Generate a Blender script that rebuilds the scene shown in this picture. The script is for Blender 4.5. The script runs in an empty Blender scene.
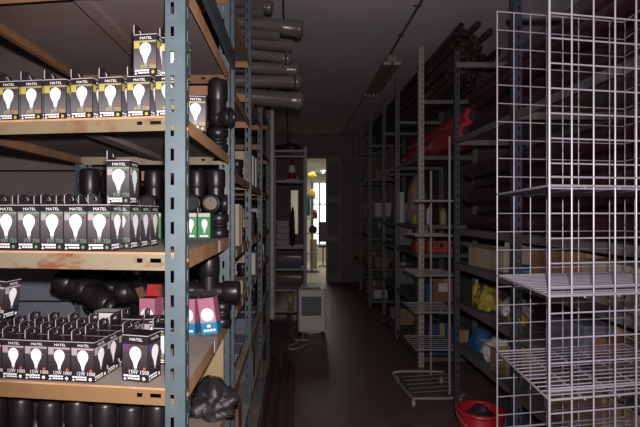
import bpy, math, random
from mathutils import Vector, Matrix, noise
random.seed(7)
C = bpy.context.scene.collection
H = 1.60            # camera height over the floor; every z below is written relative to the camera
F = 500.0           # focal length in pixels of a 640-pixel wide frame
PI = math.pi

def at(px, py, Y):
    """point at distance Y down the aisle that the photograph shows at pixel (px, py)"""
    return Vector(((px - 295.0) / F * Y, Y, H - (py - 213.5) / F * Y))
def X(px, Y): return (px - 295.0) / F * Y

# ------------------------------------------------------------------ materials
TONE = {'blue_grey_paint': 0.66, 'dusty_deck': 1.2, 'rusty_underside': 0.66, 'rusty_steel': 0.66, 'cream_rust_lip': 0.66, 'pale_rust_lip': 0.66, 'tan_lip': 0.66, 'cream_paint': 0.66, 'pale_wire': 0.66, 'black_card': 0.72, 'raw_card_edge': 0.72, 'silver_ink': 0.66, 'yellow_ink': 0.66, 'olive_ink': 0.66, 'green_ink': 0.66, 'red_ink': 0.66, 'orange_ink': 0.66, 'purple_ink': 0.66, 'pale_pink_ink': 0.66, 'bright_green_card': 0.66, 'deep_green_card': 0.66, 'pink_card': 0.66, 'cyan_card': 0.66, 'red_card': 0.66, 'grey_print_yellow_box': 0.66, 'grey_print_green_box': 0.66, 'grey_print_black_box': 0.66, 'white_ink': 1.0, 'light_grey_steel': .75, 'grey_steel': .75, 'yellow_plastic': .75, 'blue_plastic': .75, 'lime_label': .75, 'blue_grey_panel': .75, 'maroon_pipe': .75, 'dark_blue_paint': .75}     # reflectance trimmed to the photograph's exposure
def M(name, col, rough=0.6, metal=0.0, var=0.0, scale=12.0, col2=None, lo=0.5, hi=0.65, bump=0.0, spec=0.5, alpha=1.0, trans=0.0, stretch=(1, 1, 1)):
    k = TONE.get(name, 1); col = tuple(c * k for c in col); col2 = tuple(c * k for c in col2) if col2 else None
    m = bpy.data.materials.new(name); m.use_nodes = True
    nt = m.node_tree; b = nt.nodes['Principled BSDF']
    b.inputs['Roughness'].default_value = rough
    b.inputs['Metallic'].default_value = metal
    b.inputs['Specular IOR Level'].default_value = spec
    b.inputs['Base Color'].default_value = (*col, 1)
    if alpha < 1: b.inputs['Alpha'].default_value = alpha
    if trans: b.inputs['Transmission Weight'].default_value = trans
    if var or col2 or bump:
        tc = nt.nodes.new('ShaderNodeTexCoord')
        mp = nt.nodes.new('ShaderNodeMapping'); mp.inputs['Scale'].default_value = stretch
        nt.links.new(tc.outputs['Object'], mp.inputs['Vector'])
        nz = nt.nodes.new('ShaderNodeTexNoise'); nz.inputs['Scale'].default_value = scale; nz.inputs['Detail'].default_value = 6
        nz.inputs['Roughness'].default_value = 0.65
        nt.links.new(mp.outputs['Vector'], nz.inputs['Vector'])
        r = nt.nodes.new('ShaderNodeValToRGB')
        c2 = col2 or tuple(min(1, c * (1 + var)) for c in col)
        c1 = col if col2 else tuple(c * (1 - var) for c in col)
        r.color_ramp.elements[0].position = lo if col2 else 0.3; r.color_ramp.elements[0].color = (*c1, 1)
        r.color_ramp.elements[1].position = hi if col2 else 0.7; r.color_ramp.elements[1].color = (*c2, 1)
        nt.links.new(nz.outputs['Fac'], r.inputs['Fac'])
        nt.links.new(r.outputs['Color'], b.inputs['Base Color'])
        if bump:
            bp = nt.nodes.new('ShaderNodeBump'); bp.inputs['Strength'].default_value = bump; bp.inputs['Distance'].default_value = 0.01
            nt.links.new(nz.outputs['Fac'], bp.inputs['Height']); nt.links.new(bp.outputs['Normal'], b.inputs['Normal'])
    return m
def E(name, col, s):
    m = bpy.data.materials.new(name); m.use_nodes = True
    nt = m.node_tree; nt.nodes.remove(nt.nodes['Principled BSDF'])
    e = nt.nodes.new('ShaderNodeEmission'); e.inputs[0].default_value = (*col, 1); e.inputs[1].default_value = s
    nt.links.new(e.outputs[0], nt.nodes['Material Output'].inputs[0]); return m
def panel_print(name, dark, light, h):
    """printed carton panel: ink that fades from dark at the top to grey at the bottom"""
    m = M(name, dark, 0.4, spec=0.4); light = tuple(c * TONE.get(name, 1) for c in light); dark = tuple(c * TONE.get(name, 1) for c in dark); nt = m.node_tree; b = nt.nodes['Principled BSDF']
    tc = nt.nodes.new('ShaderNodeTexCoord'); sp = nt.nodes.new('ShaderNodeSeparateXYZ'); r = nt.nodes.new('ShaderNodeValToRGB'); mu = nt.nodes.new('ShaderNodeMath')
    mu.operation = 'DIVIDE'; mu.inputs[1].default_value = h
    nt.links.new(tc.outputs['Object'], sp.inputs[0]); nt.links.new(sp.outputs['Z'], mu.inputs[0]); nt.links.new(mu.outputs[0], r.inputs['Fac'])
    r.color_ramp.elements[0].position = 0.2; r.color_ramp.elements[0].color = (*light, 1)
    r.color_ramp.elements[1].position = 0.85; r.color_ramp.elements[1].color = (*dark, 1)
    nt.links.new(r.outputs['Color'], b.inputs['Base Color']); return m

m_blue = M('blue_grey_paint', (.098, .142, .158), .45, var=.15, scale=25, spec=.5)
m_blue2 = M('dull_blue_paint', (.052, .072, .085), .5, var=.15, scale=25)
m_blued = M('dark_blue_paint', (.05, .065, .085), .5, var=.2, scale=20)
m_deck = M('dusty_deck', (.20, .155, .125), .85, col2=(.29, .24, .20), scale=6, lo=.35, hi=.7)
m_under = M('rusty_underside', (.20, .155, .15), .8, col2=(.20, .10, .06), scale=4, lo=.40, hi=.75)
m_rust = M('rusty_steel', (.17, .075, .032), .75, col2=(.30, .15, .06), scale=9, lo=.35, hi=.7)
m_lip_top = M('cream_rust_lip', (.27, .205, .115), .6, col2=(.23, .10, .035), scale=14, lo=.52, hi=.72)
m_lip_mid = M('pale_rust_lip', (.32, .275, .175), .6, col2=(.27, .09, .035), scale=9, lo=.54, hi=.64, stretch=(.8, .8, 2))
m_lip_bot = M('tan_lip', (.33, .185, .075), .65, col2=(.26, .12, .045), scale=12, lo=.5, hi=.75)
m_side = M('brown_lip', (.42, .20, .09), .7, col2=(.55, .32, .17), scale=11, lo=.4, hi=.7)
m_side2 = M('dull_brown_lip', (.26, .13, .06), .7, col2=(.36, .2, .1), scale=11, lo=.4, hi=.7)
m_cream = M('cream_paint', (.30, .25, .16), .6, col2=(.2, .12, .06), scale=10, lo=.5, hi=.7)
m_grey = M('grey_steel', (.21, .20, .205), .5, metal=.2, var=.15, scale=12)
m_greyd = M('dark_grey_steel', (.115, .105, .105), .55, metal=.2, var=.2, scale=12)
m_lgrey = M('light_grey_steel', (.20, .178, .168), .5, metal=.2, var=.12, scale=10)
m_unit = M('pale_grey_enamel', (.36, .34, .345), .5, var=.08)
m_pale = M('pale_perforated_steel', (.37, .345, .30), .5, metal=.2, var=.12)
m_wire = M('pale_wire', (.33, .295, .34), .38, metal=.25, var=.06, scale=30)
m_wire2 = M('grey_wire', (.33, .30, .29), .45, metal=.25, var=.06, scale=30)
m_black = M('black_plastic', (.010, .0085, .009), .38, spec=.42)
m_blackm = M('black_plastic_dull', (.022, .018, .019), .5)
m_disc = M('dusty_disc', (.16, .13, .11), .7, var=.15)
m_ink = M('black_card', (.028, .02, .025), .35, spec=.4)
m_edge = M('raw_card_edge', (.62, .55, .54), .8)
m_white = M('white_ink', (.78, .76, .77), .5)
m_cap = M('silver_ink', (.36, .42, .47), .5)
m_yel = M('yellow_ink', (.60, .50, .10), .5)
m_ygr = M('olive_ink', (.42, .40, .14), .5)
m_grn = M('green_ink', (.22, .38, .22), .5)
m_red = M('red_ink', (.55, .06, .035), .5)
m_ora = M('orange_ink', (.72, .16, .04), .5)
m_pur = M('purple_ink', (.14, .07, .22), .5)
m_pinkl = M('pale_pink_ink', (.55, .45, .48), .5)
m_lgrn = M('bright_green_card', (.07, .36, .12), .5)
m_dgrn = M('deep_green_card', (.015, .10, .03), .5)
m_pink = M('pink_card', (.62, .22, .33), .5)
m_cyan = M('cyan_card', (.02, .30, .60), .5)
m_redc = M('red_card', (.55, .02, .03), .5)
m_card = M('cardboard', (.25, .165, .10), .85, var=.1, scale=8)
m_cardd = M('brown_cardboard', (.20, .095, .05), .85, var=.12, scale=8)
m_cardp = M('pale_cardboard', (.34, .27, .20), .85, var=.08, scale=8)
m_cardw = M('white_carton', (.52, .50, .47), .7, var=.05)
m_wood = M('tan_board', (.36, .25, .12), .7, var=.1)
m_tape = M('packing_tape', (.32, .24, .16), .35)
m_pvc = M('grey_plastic_pipe', (.095, .078, .073), .3, var=.1, scale=6, spec=.6)
m_bore_shade = M('bore_shade', (.02, .018, .018), .8)  # discs closing pipe and nut bores, the shade inside painted as dark colour
m_mar = M('maroon_pipe', (.055, .018, .022), .42, var=.25, scale=5)
m_bro = M('brown_pipe', (.04, .022, .021), .55, var=.25, scale=6)
m_brol = M('pale_brown_pipe', (.07, .042, .034), .6, var=.2, scale=6)
m_redp = M('red_pipe', (.40, .018, .045), .45, var=.15, scale=8)
m_btarp = M('blue_sheet', (.03, .05, .12), .6, var=.2)
m_fix = M('dusty_fixture_enamel', (.22, .185, .145), .5)
m_ivory = M('ivory_plastic', (.66, .63, .58), .4)
m_grill = M('grey_grille', (.16, .16, .16), .6)
m_cord = M('pale_cord', (.36, .34, .32), .6)
m_bag = M('clear_dark_plastic', (.035, .03, .034), .27, spec=.55, bump=.9, scale=22)
m_ybag = M('yellow_plastic', (.42, .33, .05), .35, bump=.6, scale=20)
m_wbag = M('white_plastic', (.55, .54, .52), .35, bump=.6, scale=20)
m_bbag = M('blue_plastic', (.03, .09, .22), .35, bump=.5, scale=20)
m_sack = M('beige_sack', (.27, .20, .16), .9, bump=.6, scale=14, var=.15)
m_redb = M('red_plastic', (.36, .012, .025), .35)
m_teal = M('teal_plastic', (.03, .25, .30), .5)
m_yelp = M('yellow_plastic_toy', (.75, .55, .03), .5)
m_lime = M('lime_label', (.26, .30, .04), .5)
m_orap = M('orange_red_carton', (.33, .05, .02), .6)
m_oran = M('brown_batten', (.085, .035, .025), .6, var=.25, scale=6)
m_brnp = M('dull_brown_panel', (.085, .066, .06), .8, var=.2, scale=3)
m_bnk = M('blue_grey_panel', (.17, .18, .22), .6, var=.08)
p_yel = panel_print('grey_print_yellow_box', (.05, .045, .05), (.20, .185, .19), .10)
p_grn = panel_print('grey_print_green_box', (.20, .19, .20), (.065, .055, .06), .11)
p_bot = panel_print('grey_print_black_box', (.10, .085, .09), (.03, .02, .025), .10)

# ------------------------------------------------------------------ mesh builder
class MB:
    def __init__(s): s.v = []; s.f = []; s.m = []; s.mats = []; s.sm = []
    def mi(s, m):
        if m not in s.mats: s.mats.append(m)
        return s.mats.index(m)
    def add(s, vs, fs, m, smooth=False):
        o = len(s.v); s.v += [Vector(v) for v in vs]; k = s.mi(m)
        for f in fs: s.f.append([o + i for i in f]); s.m.append(k); s.sm.append(smooth)
        return s
    def poly(s, pts, m): return s.add(pts, [list(range(len(pts)))], m)
    def hexa(s, p, m, top=None, bottom=None):
        """p: four lower corners (counter-clockwise from above) then four upper"""
        s.add(p, [(0, 1, 5, 4), (1, 2, 6, 5), (2, 3, 7, 6), (3, 0, 4, 7)], m)
        s.add(p[4:], [(0, 1, 2, 3)], top or m); s.add(p[:4], [(3, 2, 1, 0)], bottom or m)
        return s
    def box(s, a, b, m, R=None, top=None, bottom=None):
        (x0, y0, z0), (x1, y1, z1) = a, b
        p = [Vector(q) for q in ((x0, y0, z0), (x1, y0, z0), (x1, y1, z0), (x0, y1, z0), (x0, y0, z1), (x1, y0, z1), (x1, y1, z1), (x0, y1, z1))]
        if R is not None: p = [R @ q for q in p]
        return s.hexa(p, m, top, bottom)
    def slab(s, o, u, v, n, m):
        """box from corner o along the three vectors"""
        o, u, v, n = map(Vector, (o, u, v, n))
        if u.cross(v).dot(n) < 0: u, v = v, u
        return s.hexa([o, o + u, o + u + v, o + v, o + n, o + u + n, o + u + v + n, o + v + n], m)
    def slotted(s, o, u, v, n, L, W, holes, v0, v1, m):
        """flat bar of length L along u, width W along v, thickness along n, with a row of slots between v0 and v1"""
        u, v, n, o = Vector(u).normalized(), Vector(v).normalized(), Vector(n), Vector(o)
        s.slab(o, u * L, v * v0, n, m); s.slab(o + v * v1, u * L, v * (W - v1), n, m)
        c = 0.0
        for a, b in sorted(holes) + [(L, L)]:
            if a > c + 1e-5: s.slab(o + u * c + v * v0, u * (a - c), v * (v1 - v0), n, m)
            c = max(c, b)
        return s
    def ring(s, loops, m, closed_caps=True, smooth=True):
        n = len(loops[0]); vs = [p for l in loops for p in l]; fs = []
        for i in range(len(loops) - 1):
            for j in range(n):
                k = (j + 1) % n; fs.append((i * n + j, i * n + k, (i + 1) * n + k, (i + 1) * n + j))
        s.add(vs, fs, m, smooth)
        if closed_caps: s.add(loops[0], [list(range(n))[::-1]], m); s.add(loops[-1], [list(range(n))], m)
        return s
    def lathe(s, prof, o, axis, m, n=20, ribs=None, caps=True, smooth=True):
        """prof: (radius, distance along axis)"""
        o, a = Vector(o), Vector(axis).normalized()
        h = Vector((0, 0, 1)) if abs(a.z) < .9 else Vector((1, 0, 0))
        e1 = a.cross(h).normalized(); e2 = a.cross(e1)
        loops = []
        for r, t in prof:
            loops.append([o + a * t + (e1 * math.cos(2 * PI * j / n) + e2 * math.sin(2 * PI * j / n)) * (r * (1 - (ribs if ribs and j % 2 else 0))) for j in range(n)])
        return s.ring(loops, m, caps, smooth)
    def tube(s, p0, p1, r, m, n=8, r2=None):
        d = Vector(p1) - Vector(p0)
        return s.lathe([(r, 0), (r2 if r2 else r, d.length)], p0, d, m, n)
    def pipe(s, p0, p1, r, m, n=14, wall=.15, bore=None):
        """open-ended pipe, each bore closed by a dark disc painted as inner shade"""
        d = Vector(p1) - Vector(p0); L = d.length; ri = r * (1 - wall)
        s.lathe([(ri, .06), (ri, 0), (r, 0), (r, L), (ri, L), (ri, L - .06)], p0, d, m, n, caps=False, smooth=False)
        a = d.normalized()
        for t in (.055, L - .055):
            s.lathe([(ri, 0), (ri * .999, .001)], Vector(p0) + a * t, a, bore or m_bore_shade, n)
        return s
    def sweep(s, pts, r, m, n=6):
        pts = [Vector(p) for p in pts]; loops = []; e1 = None
        for i, p in enumerate(pts):
            t = (pts[min(i + 1, len(pts) - 1)] - pts[max(i - 1, 0)]).normalized()
            if e1 is None:
                h = Vector((0, 0, 1)) if abs(t.z) < .9 else Vector((1, 0, 0)); e1 = t.cross(h).normalized()
            else: e1 = (e1 - t * e1.dot(t)).normalized()
            e2 = t.cross(e1)
            loops.append([p + (e1 * math.cos(2 * PI * j / n) + e2 * math.sin(2 * PI * j / n)) * r for j in range(n)])
        return s.ring(loops, m)
    def build(s, name, parent=None, off=None):
        me = bpy.data.meshes.new(name); off = Vector(off) if off is not None else Vector()
        me.from_pydata([tuple(v - off) for v in s.v], [], s.f); me.update()
        for m in s.mats: me.materials.append(m)
        for p, k, sm in zip(me.polygons, s.m, s.sm): p.material_index = k; p.use_smooth = sm
        o = bpy.data.objects.new(name, me); C.objects.link(o)
        if parent: o.parent = parent
        elif off.length: o.location = off
        return o

def tag(o, label, cat, group=None):
    o['label'] = label; o['category'] = cat
    if group: o['group'] = group
    return o
def thing(name, label, cat, loc, group=None, rz=0):
    o = bpy.data.objects.new(name, None); o.empty_display_size = .05; C.objects.link(o)
    o.location = loc; o.rotation_euler = (0, 0, rz); return tag(o, label, cat, group)
def struct(o): o['kind'] = 'structure'; return o
def dup(root, loc, label, rz=0, group=None):
    r = root.copy(); C.objects.link(r); r.location = loc; r.rotation_euler = (0, 0, rz); r['label'] = label
    if group: r['group'] = group
    for ch in list(root.children):
        c = ch.copy(); C.objects.link(c); c.parent = r
        for g in list(ch.children):
            d = g.copy(); C.objects.link(d); d.parent = c
    return r
_T = {}
def text2d(body):
    """flat filled outlines of a word, one unit high"""
    if body not in _T:
        cu = bpy.data.curves.new('lettering', 'FONT'); cu.body = body; cu.align_x = 'CENTER'; cu.resolution_u = 2
        ob = bpy.data.objects.new('lettering', cu); C.objects.link(ob)
        me = ob.evaluated_get(bpy.context.evaluated_depsgraph_get()).to_mesh()
        vs = [v.co.copy() for v in me.vertices]; fs = [list(p.vertices) for p in me.polygons]
        bpy.data.objects.remove(ob); bpy.data.curves.remove(cu); _T[body] = (vs, fs)
    return _T[body]

# ------------------------------------------------------------------ camera, light, world
cam = bpy.data.cameras.new('camera'); cam.sensor_width = 36; cam.lens = F / 640 * 36; cam.shift_x = 25 / 640; cam.clip_start = .02
co = bpy.data.objects.new('camera', cam); C.objects.link(co); co.location = (0, 0, H); co.rotation_euler = (PI / 2, 0, 0)
sc = bpy.context.scene; sc.camera = co
sc.view_settings.view_transform = 'Standard'; sc.view_settings.look = 'None'; sc.view_settings.gamma = 1; sc.view_settings.use_curve_mapping = False
sc.view_settings.exposure = 0
L = bpy.data.lights.new('camera_flash', 'SPOT'); L.energy = 190; L.spot_size = math.radians(92); L.spot_blend = .5; L.shadow_soft_size = .018; L.color = (1, .93, .94)
lo = bpy.data.objects.new('camera_flash', L); C.objects.link(lo); lo.location = (.02, .0, H + .085); lo.rotation_euler = (math.radians(89), 0, math.radians(-2))
w = bpy.data.worlds.new('world'); sc.world = w; w.use_nodes = True
w.node_tree.nodes['Background'].inputs[0].default_value = (.85, .60, .70, 1); w.node_tree.nodes['Background'].inputs[1].default_value = .28

# ------------------------------------------------------------------ the room
ZC = H + 1.80
m_floor = M('worn_brown_floor', (.115, .07, .06), .45, col2=(.18, .12, .105), scale=7, lo=.35, hi=.75)
m_ceil = M('grey_ceiling', (.70, .62, .65), .9, col2=(.57, .50, .52), scale=1.3, lo=.4, hi=.75)
m_wall = M('dim_plaster', (.22, .185, .185), .9, var=.1, scale=2)
m_shop = M('pale_shop_wall', (.58, .56, .50), .9, var=.05, scale=2)
m_shopf = M('pale_shop_floor', (.50, .46, .36), .6, var=.05, scale=2)
def slabobj(name, a, b, m): return struct(MB().box(a, b, m).build(name))
slabobj('floor', (-1.9, -1.5, -.1), (2.4, 11.6, 0), m_floor)
slabobj('ceiling', (-1.9, -1.5, ZC), (2.4, 11.6, ZC + .1), m_ceil)
slabobj('wall_left', (-2.0, -1.5, 0), (-1.9, 11.6, ZC), m_wall)
slabobj('wall_right', (2.4, -1.5, 0), (2.5, 11.6, ZC), m_wall)
YB = 11.6
hz = H + (213.5 - 158) / F * YB
b = MB(); x0, x1 = X(304, YB), X(327, YB)
h0, h1, g0, g1 = X(291, YB), X(298, YB), H - (234 - 213.5) / F * YB, H + (213.5 - 190) / F * YB
b.box((-1.9, YB, 0), (h0, YB + .12, ZC), m_wall).box((h1, YB, 0), (x0, YB + .12, ZC), m_wall).box((h0, YB, 0), (h1, YB + .12, g0), m_wall).box((h0, YB, g1), (h1, YB + .12, ZC), m_wall).box((x1, YB, 0), (2.4, YB + .12, ZC), m_wall).box((x0, YB, hz), (x1, YB + .12, ZC), m_wall)
struct(b.build('wall_back'))
# the front shop seen through the opening
slabobj('floor_shop', (-1.0, YB, -.1), (2.2, 17, 0), m_shopf)
slabobj('ceiling_shop', (-1.0, YB + .12, 2.95), (2.2, 17, 3.05), m_shop)
slabobj('wall_shop_left', (-1.1, YB + .12, 0), (-1.0, 17, 3.0), m_shop)
slabobj('wall_shop_right', (2.2, YB + .12, 0), (2.3, 17, 3.0), m_shop)
wx0, wx1, wz0, wz1 = X(313, 17), X(333, 17), H + (213.5 - 244) / F * 17, H + (213.5 - 183) / F * 17
b = MB(); b.box((-1.0, 17, 0), (wx0, 17.1, 3), m_shop).box((wx1, 17, 0), (2.2, 17.1, 3), m_shop).box((wx0, 17, 0), (wx1, 17.1, wz0), m_shop).box((wx0, 17, wz1), (wx1, 17.1, 3), m_shop)
struct(b.build('wall_shop_front'))
wn = struct(MB().box((wx0, 17.05, wz0), (wx1, 17.09, wz1), E('daylight_window', (.93, 1, .97), 2.2)).build('window_1'))
b = MB()
for k in range(4): b.box((wx0 + (wx1 - wx0) * k / 3 - .025, 16.97, wz0), (wx0 + (wx1 - wx0) * k / 3 + .025, 17.04, wz1), m_grey)
b.box((wx0, 16.97, (wz0 + wz1) / 2 + .3), (wx1, 17.04, (wz0 + wz1) / 2 + .34), m_grey); b.build('window_frame', wn)
# grey door leaf folded back beside the opening
b = MB(); dx0, dx1 = X(326, YB - .06), X(341, YB - .06)
b.box((dx0, YB - .08, .02), (dx1, YB - .03, hz + .02), m_grey)
for k in range(3): b.box((dx0 + .05, YB - .09, .2 + k * .9), (dx1 - .05, YB - .08, .95 + k * .9), m_greyd)
d = struct(b.build('door_1')); d.data.materials[0] = m_grey
MB().tube((dx0 + .04, YB - .13, 1.05), (dx0 + .04, YB - .08, 1.05), .012, m_pale).tube((dx0 + .04, YB - .13, 1.05), (dx0 + .13, YB - .13, 1.05), .01, m_pale).build('door_handle', d)
al = bpy.data.lights.new('shop_lamps', 'AREA'); al.energy = 45; al.shape = 'RECTANGLE'; al.size = 1.2; al.size_y = 3; al.color = (1, .95, .8)
ao = bpy.data.objects.new('shop_lamps', al); C.objects.link(ao); ao.location = (.6, 14.5, 2.9)

# ------------------------------------------------------------------ slotted uprights
def upright_mb(zh, m, fx=-1, fy=1, w=.048, t=.0022, pitch=.0585, hl=.029, hw=.0085, frac=.36):
    """slotted angle at the origin: one flange along x facing the camera, one along y facing the aisle"""
    b = MB(); n = int((zh - .03) / pitch)
    holes = [(.03 + k * pitch, .03 + k * pitch + hl) for k in range(n)]
    c = w * (1 - frac)
    b.slotted((0, 0, 0), (0, 0, 1), (fx, 0, 0), (0, fy * t, 0), zh, w, holes, c - hw / 2, c + hw / 2, m)
    b.slotted((0, fy * t, 0), (0, 0, 1), (0, fy, 0), (fx * t, 0, 0), zh, w - .006, holes, w * .5 - hw / 2, w * .5 + hw / 2, m)
    return b

# ------------------------------------------------------------------ left rack, front bay
FX, FY = -.265, 1.20                 # its corner post
ANG = math.radians(8); UF = Vector((-math.cos(ANG), math.sin(ANG), 0))   # run of the front edge
LW = .62
def front(px, back=0.0):
    """point on the front edge (set back by so much) that is seen at column px"""
    k = (px - 295) / F; s = (FX - k * (FY + back)) / (k * UF.y - UF.x)
    return Vector((FX, FY + back, 0)) + UF * s
FR, FL = Vector((FX - .003, FY, 0)), Vector((FX, FY, 0)) + UF * LW
BR, BL = Vector((FX - .003, 2.05, 0)), Vector((FL.x, 2.05, 0))
def shelf_mb(FR, FL, BL, BR, z, lip, mf, ms, mb, holes=True, md=None):
    b = MB(); zz = H + z; t = .003
    q = [FL, FR, BR, BL]
    lowv = [Vector((p.x, p.y, zz - .005)) for p in q]; upv = [Vector((p.x, p.y, zz)) for p in q]
    b.hexa(lowv + upv, ms, top=md or m_deck, bottom=m_under)
    d = (FL - FR); ln = d.length; u = d / ln; inw = Vector((0, t, 0))
    hs = [(.012, .042), (.056, .084), (.104, .118), (ln - .09, ln - .078), (ln - .05, ln - .02)] if holes else []
    b.slotted(FR + Vector((0, 0, zz - lip)), u, (0, 0, 1), inw, ln, lip - .005, hs, lip * .42, lip * .66, mf)
    d = BL - BR; ln2 = d.length
    b.slotted(BR + Vector((0, -t, zz - lip)), d / ln2, (0, 0, 1), inw, ln2, lip - .005, [(.03, .07), (.1, .115)] if holes else [], lip * .42, lip * .66, mb)
    b.slab(FR + Vector((-t, t, zz - lip)), (0, (BR - FR).y - 2 * t, 0), (t, 0, 0), (0, 0, lip - .005), ms)
    b.slab(FL + Vector((0, t, zz - lip)), (0, (BL - FL).y - 2 * t, 0), (t, 0, 0), (0, 0, lip - .005), m_rust)
    # folded returns and two stiffening channels under the deck
    b.slab(FL + Vector((.003, .02, zz - lip)), (0, (BL - FL).y - .04, 0), (.018, 0, 0), (0, 0, .003), m_rust)
    for f in (.5,):
        p = FR.lerp(FL, f); b.slab(Vector((p.x, p.y + .02, zz - .022)), (0, BR.y - p.y - .04, 0), (.04, 0, 0), (0, 0, .017), m_under)
    return b
R1 = (FX, FY, 0)
rack = thing('slotted_steel_rack', 'blue-grey slotted steel rack with rusty shelves of bulb boxes at the aisle corner', 'rack', R1)
zt, zm, zb, zl, zu = .236, -.094, -.422, -.760, .572
for z, lip, mf, mb, lab in ((zu, .04, m_rust, m_rust, 'rust-orange topmost shelf'), (zt, .036, m_lip_top, m_cream, 'cream shelf with speckled rusty front edge'),
                            (zm, .044, m_lip_mid, m_cream, 'pale shelf with a rust patch on its front edge'), (zb, .042, m_lip_bot, m_rust, 'shelf with a tan front edge'),
                            (zl, .042, m_lip_bot, m_rust, None), (-1.10, .042, m_lip_bot, m_rust, None), (-1.50, .042, m_lip_bot, m_rust, None), (.90, .04, m_rust, m_rust, None)):
    s = shelf_mb(FR, FL, BL, BR, z, lip, mf, m_side, mb).build('shelf', rack, R1)
    if lab: s['label'] = lab
    # white price labels on the aisle-side edges
    if z in (zm, zb):
        yy = 1.76 if z == zm else 1.66
        l = MB().box((FX - .003, yy, H + z - lip + .002), (FX - .0015, yy + .06, H + z - .002), m_cardw).build('price_label', s, R1)
ub = upright_mb(2.75, m_blue)
for p, fy in (((FX + .002, FY - .003), 1), ((FX + .002, 2.052), -1), ((FL.x - .003, FL.y - .003), 1), ((FL.x - .003, 2.052), -1)):
    fx = -1 if p[0] > -.5 else 1
    u = upright_mb(2.75, m_blue, fx, fy).build('upright', rack); u.location = (p[0] - FX, p[1] - FY, 0)
# orange bolt heads at the corner
bb = MB()
for z in (zt - .03, zm - .02, zb - .02):
    bb.lathe([(.006, 0), (.006, .003), (.003, .004)], (FX + .002, FY + .022, H + z), (1, 0, 0), m_lip_bot, 6)
bb.build('bolt', rack, R1)

# ------------------------------------------------------------------ bulb boxes
BULB = [(-.055, 0), (-.075, .16), (-.12, .30), (-.20, .48), (-.235, .64), (-.225, .78), (-.17, .90), (-.09, .97), (0, 1.0)]
BULB = BULB + [(-x, y) for x, y in BULB[-2::-1]]
BASE = [(-.03, -.16), (-.055, -.1), (-.06, 0), (.06, 0), (.055, -.1), (.03, -.16)]
def face_print(b, o, u, w, h, ncol, style, full=True):
    """printed face: lower left corner o, across along u, up along z, facing ncol"""
    o, u, n = Vector(o), Vector(u), Vector(ncol)
    def P(a, c, k=1): return o + u * (a * w) + Vector((0, 0, c * h)) + n * (.00025 * k)
    def R(a0, c0, a1, c1, m, k=1): b.poly([P(a0, c0, k), P(a1, c0, k), P(a1, c1, k), P(a0, c1, k)], m)
    def disc(a, c, r, m, k=2): b.poly([P(a + r / w * math.cos(t * PI / 6), c + r / h * math.sin(t * PI / 6), k) for t in range(12)], m)
    def word(t, a, c, hh, m, wid=1.0, k=2):
        vs, fs = text2d(t); b.add([P(a, c, k) + u * (v.x * hh * wid) + Vector((0, 0, v.y * hh)) for v in vs], fs, m)
    st = style
    R(.02, .155, .98, .845, st['panel'])
    R(.02, .80, .98, .845, st['stripe'], 2); R(0, .985, 1, 1, m_edge)
    word('MATEL', .54, .876, .0088 * (h / .1), m_white, 1.2)
    R(.03, .66, .27, .80, st['badge'], 2)
    k = .48 * h; cx, cz = .52, .315
    if st.get('big'): k = .46 * h; cz = .30
    b.poly([P(cx + x * k / w * 1.3, cz + y * k / h, 3) for x, y in BULB], m_white)
    b.poly([P(cx + x * k / w * 1.3, cz + y * k / h, 3) for x, y in BASE], m_cap)
    disc(.87, .72, .0022, m_ink, 2)
    if full:
        word(st['text'], .64, .165, .0125 * (h / .1), st['ink'], .95)
        if st['dot']: disc(.86, .29, .0035, st['dot'])
    for j in range(6): R(.06 + j * .105, .10, .06 + j * .105 + .09, .14, m_white, 2)
    for j in range(4): R(.22 + j * .12, .045, .22 + j * .12 + .10, .08, m_white, 2)
    b.poly([P(.05, .03, 2), P(.17, .03, 2), P(.11, .09, 2)], m_white)
    disc(.84, .075, .0042, st['ink'])
def tab_mb(w, d, h, th):
    """hang tab: raised end of the left side wall with a slot to hang it by"""
    b = MB(); n = 16; y0, y1 = .001, d * .86
    out, inn = [], []
    cy, cz = (y0 + y1) / 2 + .004, h + th * .5
    for j in range(n):
        a = 2 * PI * j / n; c, s = math.cos(a), math.sin(a)
        k = 1 / max(abs(c) / ((y1 - y0) / 2), abs(s) / (th / 2))
        yy, zz = (y0 + y1) / 2 + c * k, cz + s * k
        if s > .5 and c > .5: yy -= .009; zz -= .005
        out.append((yy, zz)); inn.append((cy + .0085 * c, cz + .0048 * s + (.002 if abs(c) < .5 else 0)))
    x0, x1 = -w / 2, -w / 2 + .002
    for xx, fl in ((x0, 0), (x1, 1)):
        vs = [(xx, y, z) for y, z in out] + [(xx, y, z) for y, z in inn]
        fs = [(j, (j + 1) % n, n + (j + 1) % n, n + j) for j in range(n)]
        b.add(vs, [f if fl else f[::-1] for f in fs], m_ink)
    for lp in (out, inn):
        vs = [(x0, y, z) for y, z in lp] + [(x1, y, z) for y, z in lp]
        b.add(vs, [(j, (j + 1) % n, n + (j + 1) % n, n + j) for j in range(n)], m_edge)
    return b
def bulb_proto(style, w, d, h, th=.028):
    r = thing('bulb_box', 'x', 'bulb box', (0, 0, 0))
    b = MB(); b.box((-w / 2, 0, 0), (w / 2, d, h), m_ink)
    b.box((-w / 2 + .0005, .002, h), (w / 2 - .0005, d - .002, h + .0008), style.get('lid', m_ink))
    face_print(b, (-w / 2, 0, 0), (1, 0, 0), w, h, (0, -1, 0), style)
    face_print(b, (w / 2, 0, 0), (0, 1, 0), d, h, (1, 0, 0), style, False)
    b.build('carton', r)
    tab_mb(w, d, h, th).build('hang_tab', r)
    r['w'] = 0; del r['w']
    return r
S_Y = dict(panel=p_yel, stripe=m_ygr, badge=m_yel, text='8W 700', ink=m_yel, dot=m_red)
S_G = dict(panel=p_grn, stripe=m_grn, badge=m_pinkl, text='9W 750', ink=m_grn, dot=None)
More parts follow.
